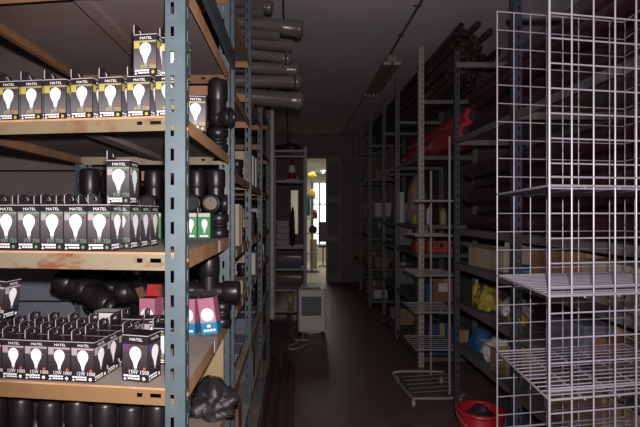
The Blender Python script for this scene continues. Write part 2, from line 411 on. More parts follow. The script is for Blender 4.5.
S_B = dict(panel=p_bot, stripe=m_pinkl, badge=m_pinkl, text='12W 1000', ink=m_white, dot=m_ora)
S_P = dict(panel=p_bot, stripe=m_ink, badge=m_pur, text='15W 1500', ink=m_white, dot=m_ora, big=1, bw=1.15)
_used = {}
def place(kind, proto, loc, rz, label, group=None):
    if kind not in _used:
        _used[kind] = proto; proto.location = loc; proto.rotation_euler = (0, 0, rz); proto['label'] = label
        if group: proto['group'] = group
        return proto
    return dup(proto, loc, label, rz, group)
RZ = -ANG
BK = Vector((math.sin(ANG), math.cos(ANG), 0))     # straight back from the front edge
ORD = ['leftmost', 'second', 'third', 'fourth', 'fifth', 'sixth', 'seventh']
def ordl(i, n): return 'leftmost' if i == 0 else ('rightmost' if i == n - 1 else ORD[i] + ' from left')
def Z(p, z): return Vector((p.x, p.y, H + z))
# top shelf: yellow-striped boxes
WY, DY, HY = .061, .058, .101
PY = bulb_proto(S_Y, WY, DY, HY)
for i, px in enumerate((8, 31, 55, 81.5, 110, 138.5, 167)):
    place('y', PY, Z(front(px, .012), zt), RZ + random.uniform(-.05, .03), 'yellow-striped bulb box on the top shelf, %s of its row' % ordl(i, 7), 'yellow-striped bulb boxes')
place('y', PY, Z(front(145, .012), zt + HY + .001), RZ - .03, 'yellow-striped bulb box standing on top of the row, left of the post', 'yellow-striped bulb boxes')
place('y', PY, Z(front(171, .040), zt + HY + .001), RZ, 'yellow-striped bulb box on top of the row, half behind the post', 'yellow-striped bulb boxes')
p = at(195, 130, 1.44)
place('y', PY, (p.x, p.y, H + zt + .0005), .12, 'yellow-striped bulb box alone just right of the post on the top shelf', 'yellow-striped bulb boxes')
# middle shelf: green-striped boxes in a block
WG, DG, HG = .0625, .060, .115
PG = bulb_proto(S_G, WG, DG, HG)
step = WG + .0012
cols = [front(99, .012) - (-UF) * 0 + UF * (step * k) for k in range(4, -1, -1)]
for r in range(3):
    for i, c in enumerate(cols):
        nm = ['front row', 'second row', 'third row'][r]
        if r and i == 4: continue
        place('g', PG, Z(c + BK * (r * (DG + .003)), zm), RZ + random.uniform(-.02, .02), 'green-striped bulb box in the %s on the middle shelf, %s' % (nm, ordl(i, 5 if r == 0 else 4)), 'green-striped bulb boxes')
for r in range(3):
    c = cols[-1] - UF * (.018) + BK * (DG + .006 + r * (DG + .003))
    place('g', PG, Z(c, zm), RZ + .03, 'green-striped bulb box in the set-back column at the block\'s right end, %s' % ['first', 'second', 'last'][r], 'green-striped bulb boxes')
place('g', PG, Z(cols[-1] - UF * .014 + BK * .070, zm + HG + .003), RZ + .06, 'green-striped bulb box standing alone on top of the block', 'green-striped bulb boxes')
# bottom shelf: black boxes in a block
WB, DB, HB = .0622, .060, .100
PB = bulb_proto(S_B, WB, DB, HB)
step = WB + .0012
cols = [front(82.5, .010) + UF * (step * k) for k in range(4, -1, -1)]
for r in range(4):
    for i, c in enumerate(cols):
        nm = ['front row', 'second row', 'third row', 'fourth row'][r]
        place('b', PB, Z(c + BK * (r * (DB + .003)), zb), RZ + random.uniform(-.02, .02), 'black bulb box in the %s of the bottom shelf block, %s' % (nm, ordl(i, 5)), 'black bulb boxes')
o = place('b', PB, Z(cols[0] + UF * .022 + BK * .03, zb + HB + .030), RZ, 'black bulb box leaning on top of the block at the far left', 'black bulb boxes')
o.rotation_euler = (0, math.radians(6), RZ); o.location.z += .016
# white-topped carton behind the block
p = cols[-1] + BK * .275
o = tag(MB().box((-.035, -.02, 0), (.035, .03, .122), m_ink, top=m_cardw).box((-.034, -.0205, .095), (.034, -.02, .118), m_cardw).build('small_carton'), 'small black carton with a white top behind the black bulb boxes', 'carton')
o.location = (p.x - .085, p.y + .02, H + zb - .012 + .012); o.rotation_euler = (0, 0, RZ)
# the larger single box and those behind it
WP, HP = .073, .116
PP = bulb_proto(S_P, WP, .062, HP, .03)
p = at(135, 382, 1.252); place('p', PP, (p.x, p.y, H + zb), RZ - .12, 'large black bulb box with a purple badge standing alone at the front')
for k, (px, Y, lb) in enumerate(((131, 1.52, 'left one'), (154, 1.52, 'right one'))):
    place('b', PB, (X(px, Y), Y, H + zb), RZ + .1 * k, 'black bulb box right behind the large purple-badged box, %s' % lb, 'black bulb boxes')
p = at(163, 365, 1.393); place('y', PY, (p.x, p.y, H + zb), RZ, 'yellow-badged bulb box on the bottom shelf just left of the post', 'yellow-striped bulb boxes')

# pink and blue boxes
def pink_mb(open_top):
    b = MB(); w, d, h = .056, .056, .125
    b.box((-w / 2, 0, 0), (w / 2, d, h), m_pink, top=m_blackm)
    e = -.0003
    b.poly([(-w / 2, e, 0), (w / 2, e, 0), (w / 2, e, .04), (-w / 2, e, .04)], m_cyan)
    b.poly([(.0, 2 * e, .0) if 0 else (-.026, 2 * e, .04), (.026, 2 * e, .04), (.026, 2 * e, .062), (-.026, 2 * e, .062)], m_pinkl)
    b.poly([(.023 * math.cos(t * PI / 10), 3 * e, .068 + .023 * math.sin(t * PI / 10)) for t in range(20)], m_white)
    for j in range(4): b.poly([(-.02 + j * .011, 2 * e, .01), (-.011 + j * .011, 2 * e, .01), (-.011 + j * .011, 2 * e, .018), (-.02 + j * .011, 2 * e, .018)], m_white)
    b.poly([(-.006, 2 * e, .024), (.006, 2 * e, .024), (.006, 2 * e, .034), (-.006, 2 * e, .034)], m_white)
    b.poly([(w / 2 + .0003, 0, 0), (w / 2 + .0003, d, 0), (w / 2 + .0003, d, .04), (w / 2 + .0003, 0, .04)], m_cyan)
    return b, w, d, h
def pink_box(loc, rz, tilt, open_top, label):
    r = thing('pink_bulb_box', label, 'bulb box', loc, 'pink and blue bulb boxes', rz); r.rotation_euler = (0, tilt, rz)
    b, w, d, h = pink_mb(open_top); b.build('carton', r)
    if open_top:
        f = MB(); f.slab((-w / 2, 0, h), (0, d, 0), (.001, 0, 0), (-.016, 0, .034), m_cardd); f.slab((-w / 2, d, h), (w, 0, 0), (0, .001, 0), (0, .008, .04), m_redc)
        f.build('lid_flap', r)
    else:
        f = MB(); f.slab((-w / 2, d, h), (w, 0, 0), (0, .001, 0), (0, 0, .02), m_ink); f.build('hang_tab', r)
p = at(147, 336, 1.74); pink_box((p.x, p.y, H + zb), RZ, 0, True, 'pink bulb box with open red flaps, left of the post')
p = at(169, 336, 1.76); pink_box((p.x, p.y, H + zb), RZ, 0, True, 'pink bulb box with open red flaps, half hidden behind the post')
p = at(187, 336, 1.73); pink_box((p.x, p.y, H + zb), RZ, 0, False, 'pink and blue bulb box upright just right of the post')
p = at(210, 336, 1.72); pink_box((p.x, p.y, H + zb + .005), -.1, math.radians(-8), False, 'pink and blue bulb box tilted to the left, right of the post')

# green boxes
def green_box(px, Y, label, rz=.05):
    p = Vector((X(px, Y), Y, H + zm)); r = thing('green_bulb_box', label, 'bulb box', p, 'bright green bulb boxes', rz)
    b = MB(); w, d, h = .049, .049, .095
    b.box((-w / 2, 0, 0), (w / 2, d, h), m_dgrn, top=m_cardw)
    e = -.0003
    b.poly([(-w / 2 + .002, e, .002), (w / 2 - .002, e, .002), (w / 2 - .002, e, .078), (-w / 2 + .002, e, .078)], m_lgrn)
    b.poly([(-w / 2 + .002, e, .08), (w / 2 - .002, e, .08), (w / 2 - .002, e, .094), (-w / 2 + .002, e, .094)], m_cardw)
    k = .05
    b.poly([(.002 + x * k, 2 * e, .022 + y * k) for x, y in BULB], m_white); b.poly([(.002 + x * k, 2 * e, .022 + y * k) for x, y in BASE], m_cap)
    b.poly([(-.016, 2 * e, .006), (.016, 2 * e, .006), (.016, 2 * e, .012), (-.016, 2 * e, .012)], m_white)
    b.build('carton', r)
    tab_mb(w, d, h, .02).build('hang_tab', r)
green_box(154.5, 1.86, 'bright green bulb box left of the post'); green_box(190.3, 1.86, 'bright green bulb box just right of the post', .0)
green_box(204, 1.86, 'bright green bulb box beside a black coupling, the rightmost green one', -.1)

# ------------------------------------------------------------------ black pipe fittings
def nut(b, o, ax, r, L): b.lathe([(r * .9, 0), (r, L * .12), (r, L * .85), (r * .92, L), (r * .74, L), (r * .72, L * .7)], o, ax, m_black, 28, ribs=.05, caps=False); b.lathe([(r * .73, L * .7), (r * .2, L * .68)], o, ax, m_bore_shade, 28)
def arm(root, off, c, ax, L, r, disc=False):
    """one socket of a fitting: reduced neck and ribbed nut"""
    ax = Vector(ax).normalized(); c = Vector(c)
    b = MB(); nl = L * .55; nut(b, c + ax * (L - nl), ax, r, nl); b.build('nut', root, off)
    if disc:
        b = MB(); b.lathe([(r * .66, 0), (r * .66, .003)], c + ax * (L + .0002), ax, m_disc, 20); b.slab(c + ax * (L + .003) + Vector((-.002, -.001, .004)), (.004, 0, 0), (0, -.002, 0), (0, 0, .016), m_ink); b.build('end_cap', root, off)
def fitting(name, label, c, arms, r, group='black pipe fittings', base=None):
    """arms: (direction, length, show a cap)"""
    c = Vector(c); lowz = base if base is not None else c.z
    off = Vector((c.x, c.y, lowz)); root = thing(name, label, 'pipe fitting', off, group)
    b = MB()
    for ax, L, dc in arms:
        ax = Vector(ax).normalized(); b.lathe([(r * .84, -r * .3), (r * .84, L * .5)], c, ax, m_black, 20)
    b.lathe([(r * .2, -r * .95), (r * .7, -r * .7), (r * .95, 0), (r * .7, r * .7), (r * .2, r * .95)], c, (0, 0, 1), m_black, 16)
    b.build('body', root, off)
    for ax, L, dc in arms: arm(root, off, c, ax, L, r, dc)
    return root
def coupling(label, p, h, r, group='black couplings'):
    p = Vector(p); root = thing('pipe_coupling', label, 'pipe fitting', p, group)
    b = MB(); b.lathe([(r * .82, h * .3), (r * .82, h * .46), (r * .9, h * .47), (r * .9, h * .53), (r * .82, h * .54), (r * .82, h * .7)], p, (0, 0, 1), m_black, 20); b.build('body', root, p)
    b = MB(); nut(b, p, (0, 0, 1), r, h * .34); b.build('nut', root, p)
    b = MB(); b.lathe([(r * .92, 0), (r, h * .05), (r, h * .3), (r * .88, h * .34), (r * .6, h * .345)], p + Vector((0, 0, h * .66)), (0, 0, 1), m_black, 28, ribs=.03, caps=False); b.lathe([(r * .62, h * .34), (r * .2, h * .338)], p + Vector((0, 0, h * .66)), (0, 0, 1), m_bore_shade, 28); b.build('nut', root, p)
    return root
U, D_, CAM = (0, 0, 1), (0, 0, -1), (-.1, -1, 0)
# middle shelf
z0 = H + zm
for px, Y, lab in ((216, 1.94, 'right end, with a round dusty cap'), (197, 1.95, 'behind the two green boxes'), (154, 1.96, 'left of the post, behind the green box'), (132, 1.98, 'behind the stacked green-striped box')):
    x = X(px, Y)
    coupling('short black coupling under a tee on the middle shelf, ' + lab.split(',')[0], (x + .012, Y, z0), .092, .038)
    fitting('pipe_tee', 'black pipe tee on the middle shelf, ' + lab, (x, Y, z0 + .131), ((U, .132, 0), (CAM, .075, px == 216)) + (((1, .15, 0), .045, 0),) * (px == 216), .0365, base=z0 + .093)
coupling('tall black coupling behind the green-striped block, middle shelf', (X(90, 1.9), 1.9, z0), .262, .037)
coupling('tall black coupling half hidden by the stacked green-striped box, middle shelf', (X(110, 1.92), 1.92, z0), .25, .033)
# top shelf
z0 = H + zt; x = X(218, 1.93)
coupling('black coupling below an elbow at the right end of the top shelf', (x, 1.93, z0), .09, .040)
fitting('pipe_elbow', 'black pipe elbow standing up at the right end of the top shelf', (x, 1.93, z0 + .131), ((U, .145, 0), ((1, -.35, 0), .06, 0)), .038, base=z0 + .092)
# bottom shelf
z0 = H + zb
for k, (px, py, Y, arms, r, lab) in enumerate((
        (83, 290, 1.80, (((-.9, .1, .35), .10, 0), ((.9, -.2, -.45), .12, 0), ((.2, .6, .7), .08, 0)), .046, 'black pipe tee lying askew on the pile, left end'),
        (112, 287, 1.95, (((.65, -.1, .75), .11, 0), ((-.65, .1, -.75), .13, 0), ((-.3, .5, .7), .06, 0)), .044, 'black pipe tee slanting up to the right, middle of the pile'),
        (141, 292, 1.88, (((1, 0, .05), .10, 0), ((-1, 0, -.05), .09, 0), ((0, -.4, .9), .09, 0)), .045, 'black pipe tee lying level at the right of the pile'))):
    c = at(px, py, Y); fitting('pipe_tee', lab, c, arms, r, base=z0 + .08)
for k, px in enumerate((130,)):
    Y = 1.93; fitting('pipe_elbow', 'black pipe elbow at the bottom of the pile behind the bulb boxes', (X(px, Y), Y + .03, z0 + .04), (((-.3, -1, 0), .09, 0), ((0, .2, 0.02), .05, 0)), .032, base=z0 + .006)
c = at(209, 292, 1.86)
coupling('black coupling standing under the cross-shaped fitting, bottom shelf', (X(222, 1.87), 1.87, z0), .09, .036)
fitting('pipe_cross', 'black cross-shaped pipe fitting behind the tilted pink box', (c.x, c.y, z0 + .131), ((U, .13, 0), ((1, 0, 0), .115, 0), ((-1, 0, 0), .1, 0)), .04, base=z0 + .091)
# the row below
for i, px in enumerate((-4, 21, 50, 77, 105, 131, 157)):
    y = 1.34 if i % 2 else 1.36
    q = front(px, .09); h = .268 - .004 * (i % 3)
    coupling('black pipe coupling standing below the lowest bulb boxes, %s' % (['cut off at far left', 'second from left', 'third from left', 'fourth from left', 'fifth from left', 'sixth from left', 'nearest the post'][i]), (q.x, q.y, H + zl), h, .030, 'couplings on the lowest visible shelf')
for i, px in enumerate((36, 64, 92, 120, 146)):
    q = front(px, .185)
    coupling('black pipe coupling in the second row below the bulb boxes', (q.x, q.y, H + zl), .255, .030, 'couplings on the lowest visible shelf')

# ------------------------------------------------------------------ generic goods
def blob(name, label, cat, c, size, m, seed, amp=.25, group=None, flat=.0, sub=4, parts=None):
    import bmesh
    bm = bmesh.new(); bmesh.ops.create_icosphere(bm, subdivisions=sub, radius=1.0); off = Vector((seed * 7.1, seed * 3.3, seed))
    for v in bm.verts:
        d = v.co.copy(); n = noise.fractal(d * 1.6 + off, 1.0, 2.0, 4); n2 = abs(noise.noise(d * 4 + off))
        k = 1 + amp * n - amp * .5 * n2; v.co = d * k
        if v.co.z < -.55: v.co.z = -.55 + (v.co.z + .55) * .1
    me = bpy.data.meshes.new(name)
    zmin = min(v.co.z for v in bm.verts)
    for v in bm.verts: v.co = Vector((v.co.x * size[0] / 2, v.co.y * size[1] / 2, (v.co.z - zmin) * size[2] / 1.6))
    bm.to_mesh(me); bm.free(); me.materials.append(m)
    for p in me.polygons: p.use_smooth = True
    o = bpy.data.objects.new(name, me); C.objects.link(o); o.location = c
    return tag(o, label, cat, group)
def box_thing(name, label, loc, size, m, rz=0, cat='box', group=None, tape=True, flaps=0, mark=None):
    w, d, h = size; r = thing(name, label, cat, loc, group, rz); b = MB(); t = .004
    if flaps:
        b.box((-w / 2, -d / 2, 0), (w / 2, d / 2, t), m)
        b.box((-w / 2, -d / 2, t), (w / 2, -d / 2 + t, h), m).box((-w / 2, d / 2 - t, t), (w / 2, d / 2, h), m)
        b.box((-w / 2, -d / 2 + t, t), (-w / 2 + t, d / 2 - t, h), m).box((w / 2 - t, -d / 2 + t, t), (w / 2, d / 2 - t, h), m)
    else: b.box((-w / 2, -d / 2, 0), (w / 2, d / 2, h), m)
    b.build('carton', r)
    if flaps:
        f = MB(); f.slab((-w / 2, -d / 2, h), (w, 0, 0), (0, t, 0), (0, -flaps * .35, flaps), m); f.build('flap', r)
        f = MB(); f.slab((-w / 2, -d / 2, h), (0, d, 0), (t, 0, 0), (-flaps, 0, flaps * .5), m); f.build('flap', r)
        f = MB(); f.slab((w / 2 - t, -d / 2, h), (0, d, 0), (t, 0, 0), (flaps * .6, 0, flaps * .8), m); f.build('flap', r)
    elif tape:
        f = MB(); f.box((-.025, -d / 2 - .0008, h * .6), (.025, -d / 2, h), m_tape).box((-.025, -d / 2, h), (.025, d / 2, h + .0008), m_tape)
        f.build('tape', r)
    if mark:
        f = MB(); e = -d / 2 - .001
        f.poly([(-w * .3, e, h * .45), (w * .1, e, h * .45), (w * .1, e, h * .8), (-w * .3, e, h * .8)], mark)
        f.build('label_sticker', r)
    return r
def bottle(label, loc, h, r, m, mcap, group=None, lying=None):
    o = thing('bottle', label, 'bottle', loc, group)
    b = MB(); b.lathe([(r * .9, 0), (r, h * .04), (r, h * .62), (r * .75, h * .74), (r * .35, h * .82), (r * .35, h * .86)], (0, 0, 0), (0, 0, 1), m, 16); b.build('body', o)
    b = MB(); b.lathe([(r * .42, h * .86), (r * .42, h * .98), (r * .36, h)], (0, 0, 0), (0, 0, 1), mcap, 12); b.build('cap', o)
    if lying is not None: o.rotation_euler = (math.radians(90), 0, lying); o.location.z += r
    return o

# side of the front bay: plastic bag, cardboard and wooden board on the lower shelf
blob('plastic_bag', 'crumpled dark see-through plastic bag on the lower shelf edge beside the post', 'bag', (X(213, 1.88), 1.88, H + zl), (.17, .18, .13), m_bag, 3, .45)
box_thing('cardboard_box', 'tan cardboard box below the plastic bag', (X(215, 1.68) - .05, 1.76, H - 1.10), (.26, .3, .27), m_card, 0)
o = tag(MB().box((-.10, 0, 0), (.035, .016, .27), m_wood).build('board'), 'upright cream board behind the plastic bag', 'board'); o.location = (X(215, 2.0), 1.99, H + zl)

# blue-grey back panel left of the front bay
b = MB()
for k in range(11): b.box((-1.85, 2.30, H - 1.6 + k * .30), (-.79, 2.315, H - 1.6 + k * .30 + .292), m_bnk if k < 5 else m_brnp)
for k in range(11): b.box((-1.85, 2.316, H - 1.6 + k * .30), (-.79, 2.32, H - 1.31 + k * .30), m_blued)
struct(b.build('wall_partition'))

# ------------------------------------------------------------------ left rack, bays further down the aisle
def simple_rack(name, label, x0, x1, ys, levels, mpost, mlip, mdeck, zh, xs_front, frac=.36, lip=.04, w=.045, rear=True):
    """uprights at every y of ys on both long sides, one shelf per level and bay"""
    off = (xs_front, ys[0], 0); r = thing(name, label, 'rack', off)
    sgn = -1 if x0 < 0 else 1
    for k, y in enumerate(ys):
        for xx, fx in ((xs_front, -1 if x0 < 0 else 1),) + (((x0 if x0 < 0 else x1), 1 if x0 < 0 else -1),) * rear:
            u = upright_mb(zh, mpost, fx, -1 if k == len(ys) - 1 else 1, w=w).build('upright', r); u.location = (xx - off[0], y - off[1], 0)
    for i in range(len(ys) - 1):
        for lv in levels[i]:
            b = MB(); z = H + lv; ya, yb = ys[i] + .004, ys[i + 1] - .004; xa, xb = x0 + .004, x1 - .004
            b.box((xa, ya, z - .005), (xb, yb, z), mlip, top=mdeck, bottom=m_under)
            for a, c in (((xa, ya, z - lip), (xb, ya + .003, z - .005)), ((xa, yb - .003, z - lip), (xb, yb, z - .005)), ((xa, ya + .003, z - lip), (xa + .003, yb - .003, z - .005)), ((xb - .003, ya + .003, z - lip), (xb, yb - .003, z - .005))): b.box(a, c, mlip)
            s = b.build('shelf', r, off)
            if x0 < 0 and lv in (-.16, -.43) and i < 2:
                for t in range(3):
                    yy = ya + .12 + t * .28; MB().box((xb, yy, z - lip + .002), (xb + .001, yy + .07, z - .002), m_cardw).build('price_label', s, off)
    return r
LV = [.90, .545, .18, -.16, -.43, -.77, -1.12, -1.5]
simple_rack('slotted_steel_rack', 'blue-grey slotted steel rack of dark fittings behind the bulb-box rack', -.76, -.263, [2.13, 2.95, 3.95, 5.1], [LV, [.70] + LV[2:], LV], m_blue2, m_side2, m_deck, 2.95, -.259, w=.036)
# blue side rails of the aisle shelves high up
tag(MB().slab((-.262, 1.26, H + .60), (0, .82, 0), (.012, 0, 0), (0, 0, .07), m_blued).build('steel_rail'), 'dark blue steel rail lying along the rust-orange topmost shelf edge', 'rail')
def lb(px, Y): return X(px, Y)
bk = 'box files on the left rack'
for k, (y, h, lab) in enumerate(((2.50, .205, 'nearer'), (2.60, .20, 'farther'))):
    box_thing('box_file', 'cream box file on the left rack middle shelf, the %s of two' % lab, (-.36, y, H - .16), (.17, .085, h), m_cardp, .03, 'box file', bk, tape=False)
for k, (y, h, m) in enumerate(((3.06, .20, m_cardp), (3.30, .20, m_cardw), (3.55, .21, m_cardw))):
    box_thing('carton', 'pale carton upright on the left rack upper shelf, %s one' % ['nearest', 'middle', 'farthest'][k], (-.345, y + .08, H + .18), (.14, .15, h), m, 0, 'carton', 'pale cartons on the left rack')
for k, (y, h, m, z) in enumerate(((2.36, .09, m_cardw, -.43), (2.66, .07, m_cardp, -.43), (3.2, .12, m_cardp, -.16), (3.5, .15, m_cardw, -.43), (3.9 - .2, .12, m_cardp, .18), (4.2, .2, m_cardw, -.16), (4.5, .15, m_cardp, -.43), (2.45, .15, m_cardd, -1.12), (3.3, .2, m_grey, -1.12))):
    box_thing('carton', 'small carton among dark fittings along the left rack, %s' % ['pale, flat, nearest', 'flat, second along', 'low, in the second bay, middle shelf', 'white, second bay, lower shelf', 'pale, upper shelf, second bay', 'white, far bay, middle shelf', 'pale, far bay, lower shelf', 'brown, low down, nearest bay', 'grey, low down, second bay'][k], (-.39, y + .1, H + z), (.22, .17, h), m, 0, 'carton')
k = 0
for z in (.18, -.16, -.43, -.77):
    for y in (2.25, 2.8, 3.05, 3.75, 4.05, 4.4, 4.8):
        if (z == -.77 and y < 3.6) or (z, y) in ((-.43, 2.8), (-.16, 4.4), (-.16, 2.25), (.18, 3.05), (-.16, 3.05), (.18, 3.75), (-.43, 2.25), (-.43, 3.75)): continue
        yy = y + (.06 if y in (2.25, 3.05, 4.05) else 0); k += 1
        if k % 3 == 0: fitting('pipe_tee', 'small black pipe tee among the fittings along the left rack', (-.34, yy, H + z + .045), ((U, .12, 0), ((1, 0, 0), .06, 0), ((-1, 0, 0), .07, 0)), .036, 'fittings along the left rack', base=H + z)
        else: coupling('black coupling among the fittings along the left rack', (-.325, yy, H + z), .12 + .05 * (k % 2), .038, 'fittings along the left rack')
for k, (y, z) in enumerate(((2.42, -.77), (2.62, -.77), (3.2, -.77), (3.45, -.77))):
    r = thing('storage_bin', 'grey plastic bin low on the left rack, %s of four' % ['nearest', 'second', 'third', 'farthest'][k], 'bin', (-.345, y, H + z), 'grey bins on the left rack')
    b = MB(); b.hexa([Vector(q) for q in ((-.06, -.08, 0), (.05, -.08, 0), (.05, .08, 0), (-.06, .08, 0), (-.06, -.09, .11), (.075, -.09, .11), (.075, .09, .11), (-.06, .09, .11))], m_bnk, top=m_blackm); b.build('tub', r)
    MB().box((-.06, -.093, .105), (.08, .093, .113), m_bnk).build('rim', r)

# grey plastic pipes sticking out over the aisle
for k, (ax, ay, bx, by, dpx, Y, sock) in enumerate(((238, 2, 271, 8, 11, 3.5, 9), (236, 12, 262, 13.5, 8, 3.45, 0), (240, 22, 301, 29.5, 14.5, 3.4, 21), (240, 33, 278, 36.5, 9, 3.3, 0), (240, 41, 291, 46, 13, 3.4, 0),
        (240, 53, 290, 59, 10, 3.45, 8), (240, 67, 297, 70, 12, 3.42, 12), (242, 81, 299, 82, 12, 3.4, 8), (242, 96, 301, 101, 15.5, 3.35, 12))):
    Y = (3.46, 3.30)[k % 2]
    p0, p1 = at(ax, ay, Y - .05), at(bx, by, Y + .05); r = dpx / F * Y / 2
    p0 = p0 + (p0 - p1).normalized() * .3
    off = p0; o = thing('plastic_pipe', 'grey plastic pipe end jutting over the aisle, %s from the top' % (ORD[k] if k else 'first').replace('leftmost', 'first') if k < 7 else 'grey plastic pipe end jutting over the aisle, %s' % ('second from the bottom' if k == 7 else 'the lowest and thickest'), 'pipe', off, 'grey pipes over the aisle')
    b = MB(); b.pipe(p0, p1, r, m_pvc, 18); b.build('barrel', o, off)
    if sock:
        a = (p1 - p0).normalized(); sl = sock / F * Y
        b = MB(); b.lathe([(r * 1.0, -sl), (r * 1.14, -sl + .02), (r * 1.14, -.035), (r * 1.24, -.03), (r * 1.24, -.012), (r * 1.14, -.006), (r * 1.14, .004), (r * .97, .004), (r * .97, -.02)], p1, a, m_pvc, 18, caps=False); b.build('socket', o, off)
# carrying arms of the pipes
# pale vertical drain pipe at the end of the left rack
o = thing('drain_pipe', 'pale vertical pipe running down the end of the left rack', 'pipe', at(272, 312, 5.25))
b = MB(); q = at(272, 312, 5.25); b.sweep([(0, 0, 0), (0, 0, ZC - q.z)], .026, m_pale, 10); b.build('barrel', o)
b = MB(); b.lathe([(.034, -.07), (.036, 0), (.034, .05)], (0, 0, 0), (0, 0, 1), m_pale, 12); b.build('socket', o)

# battens on the floor along the left rack
for k in range(6):
    xx = -.235 + k * .043
    o = tag(MB().box((-.017, 0, 0), (.017, 3.5 - .2 * (k % 3), .03), m_oran if k % 2 else m_bro).build('wooden_batten'), 'dark brown batten lying on the floor along the left rack, %s' % ['nearest the rack', 'second from the rack', 'third from the rack', 'fourth from the rack', 'fifth from the rack', 'outermost'][k], 'batten', 'battens on the floor')
    o.location = (xx, 2.0 + .1 * (k % 2), 0)

# hanging cable to the far shelf
b = MB(); p0, p1 = Vector((-.10, 4.15, ZC - .004)), Vector((-.10, 7.985, H + 1.03))
b.sweep([p0.lerp(p1, t / 12) - Vector((0, 0, .10 * math.sin(PI * t / 12))) for t in range(13)], .008, m_blackm); tag(b.build('cable'), 'black cable running from the ceiling down to the far shelf unit', 'cable')

# ------------------------------------------------------------------ ceiling light and conduit
zf = ZC - .10
P0 = at(392.5, 59.5, 5.25); P1 = at(372, 92, 6.75)
zl_ = ZC - .17; Y0, Y1 = 5.45, 6.98; xf = 1.06
o = thing('fluorescent_fixture', 'unlit twin-tube fluorescent ceiling fixture hanging above the aisle', 'ceiling light', (xf, Y0, zl_))
b = MB(); b.hexa([Vector(q) for q in ((-.05, 0, .05), (.05, 0, .05), (.05, 1.53, .05), (-.05, 1.53, .05), (-.05, 0, .10), (.05, 0, .10), (.05, 1.53, .10), (-.05, 1.53, .10))], m_fix); b.build('housing', o)
b = MB(); b.hexa([Vector(q) for q in ((-.105, 0, .02), (.105, 0, .02), (.105, 1.53, .02), (-.105, 1.53, .02), (-.05, 0, .05), (.05, 0, .05), (.05, 1.53, .05), (-.05, 1.53, .05))], m_fix); b.build('reflector', o)
for s in (-1, 1):
    MB().tube((s * .055, .03, .006), (s * .055, 1.50, .006), .014, m_fix, 10).build('tube', o)
    for y in (.0, 1.48): MB().box((s * .055 - .04, y, -.008), (s * .055 + .04, y + .03, .025), m_cord).build('lampholder', o)
for y in (.2, 1.33): MB().tube((.036, y, .10), (.036, y, ZC - zl_), .008, m_greyd).build('hanger', o)
b = MB(); b.tube((xf, 3.2, ZC - .02), (xf, Y0 + .05, ZC - .02), .012, m_greyd).tube((xf, Y0 + .05, ZC - .02), (xf, YB, ZC - .02), .010, m_greyd)
for y in (3.6, 4.3, 5.0, 7.6, 8.8, 10): b.box((xf - .03, y, ZC - .012), (xf + .03, y + .03, ZC), m_greyd)
tag(b.build('conduit'), 'dark conduit running along the ceiling to the light fixture', 'conduit')

# ------------------------------------------------------------------ shelf unit, end of the aisle
YU = 8.0; ux0, ux1 = X(271.5, YU), X(307, YU)
off = (ux0, YU, 0); un = thing('metal_shelf_unit', 'tall grey metal shelf unit facing the camera at the end of the aisle', 'shelf unit', off)
for xx in (ux0, ux1 - .05):
    for yy in (YU, YU + .40): MB().box((xx, yy, 0), (xx + .05, yy + .035, H + 1.06), m_unit).build('post', un, off)
UL = [1.02, .53, -.53, -.88, -1.21, -1.55]
for z in UL: MB().box((ux0 + .051, YU + .004, H + z - .035), (ux1 - .051, YU + .43, H + z), m_unit, bottom=m_greyd).build('shelf', un, off)
MB().box((ux0 + .051, YU + .02, H + .9), (ux1 - .051, YU + .03, H + .93), m_unit).build('rail', un, off)
# traffic cone
cx = X(292, YU); o = thing('traffic_cone', 'red traffic cone with a white band on the upper shelf at the aisle end', 'cone', (cx, YU + .18, H + .53))
MB().box((-.11, -.11, 0), (.11, .11, .025), m_redb).build('base', o)
MB().lathe([(.085, .026), (.025, .34), (.02, .345)], (0, 0, 0), (0, 0, 1), m_redb, 20).build('body', o)
MB().lathe([(.0655, .14), (.045, .25)], (0, 0, 0), (0, 0, 1), m_white, 20).build('band', o)
for k, z in enumerate((-.53,)):
    for j in range(4):
        o = thing('plastic_tray', 'grey plastic tray in a stack on the far shelf unit, %s' % ['bottom', 'second', 'third', 'top'][j], 'tray', (X(282.5, YU), YU + .22, H + z + j * .105), 'stacked trays on the far shelf')
        b = MB(); b.hexa([Vector(q) for q in ((-.09, -.14, 0), (.09, -.14, 0), (.09, .14, 0), (-.09, .14, 0), (-.105, -.16, .10), (.105, -.16, .10), (.105, .16, .10), (-.105, .16, .10))], m_unit, top=m_greyd); b.build('tub', o)
for k, (px, z, s, m, lab) in enumerate(((292.5, -.53, (.08, .2, .62), m_blackm, 'dark cloth bundle standing beside the trays in the far shelf unit'), )):
    blob('cloth_bundle', lab, 'bundle', (X(px, YU), YU + .2, H + z), s, m_blackm, 5, .3)
for k, (z, m, lab) in enumerate(((-.88, m_btarp, 'dark folded sheets on the far unit, third shelf from the floor'), (-1.21, m_mar, 'dark maroon folded sheets low on the far unit'))):
    for j in range(3): 
        o = tag(MB().box((-.2, -.17, 0), (.2, .17, .055), (m, m_blackm, m_mar)[j]).build('folded_sheet'), lab + ', ' + ['bottom', 'middle', 'top'][j] + ' one', 'sheet', 'folded sheets'); o.location = (X(289, YU), YU + .2, H + z + j * .057)
box_thing('carton', 'yellow-green carton on the lowest shelf at the aisle end', (X(291, YU), YU + .12, H - 1.55), (.10, .1, .27), m_lime, 0, 'carton', tape=False, mark=m_cardw)
blob('cloth_bundle', 'dark red bundle lying on top of the far shelf unit', 'bundle', (X(289, YU), YU + .2, H + 1.06 - .04), (.40, .3, .13), m_mar, 9, .3)

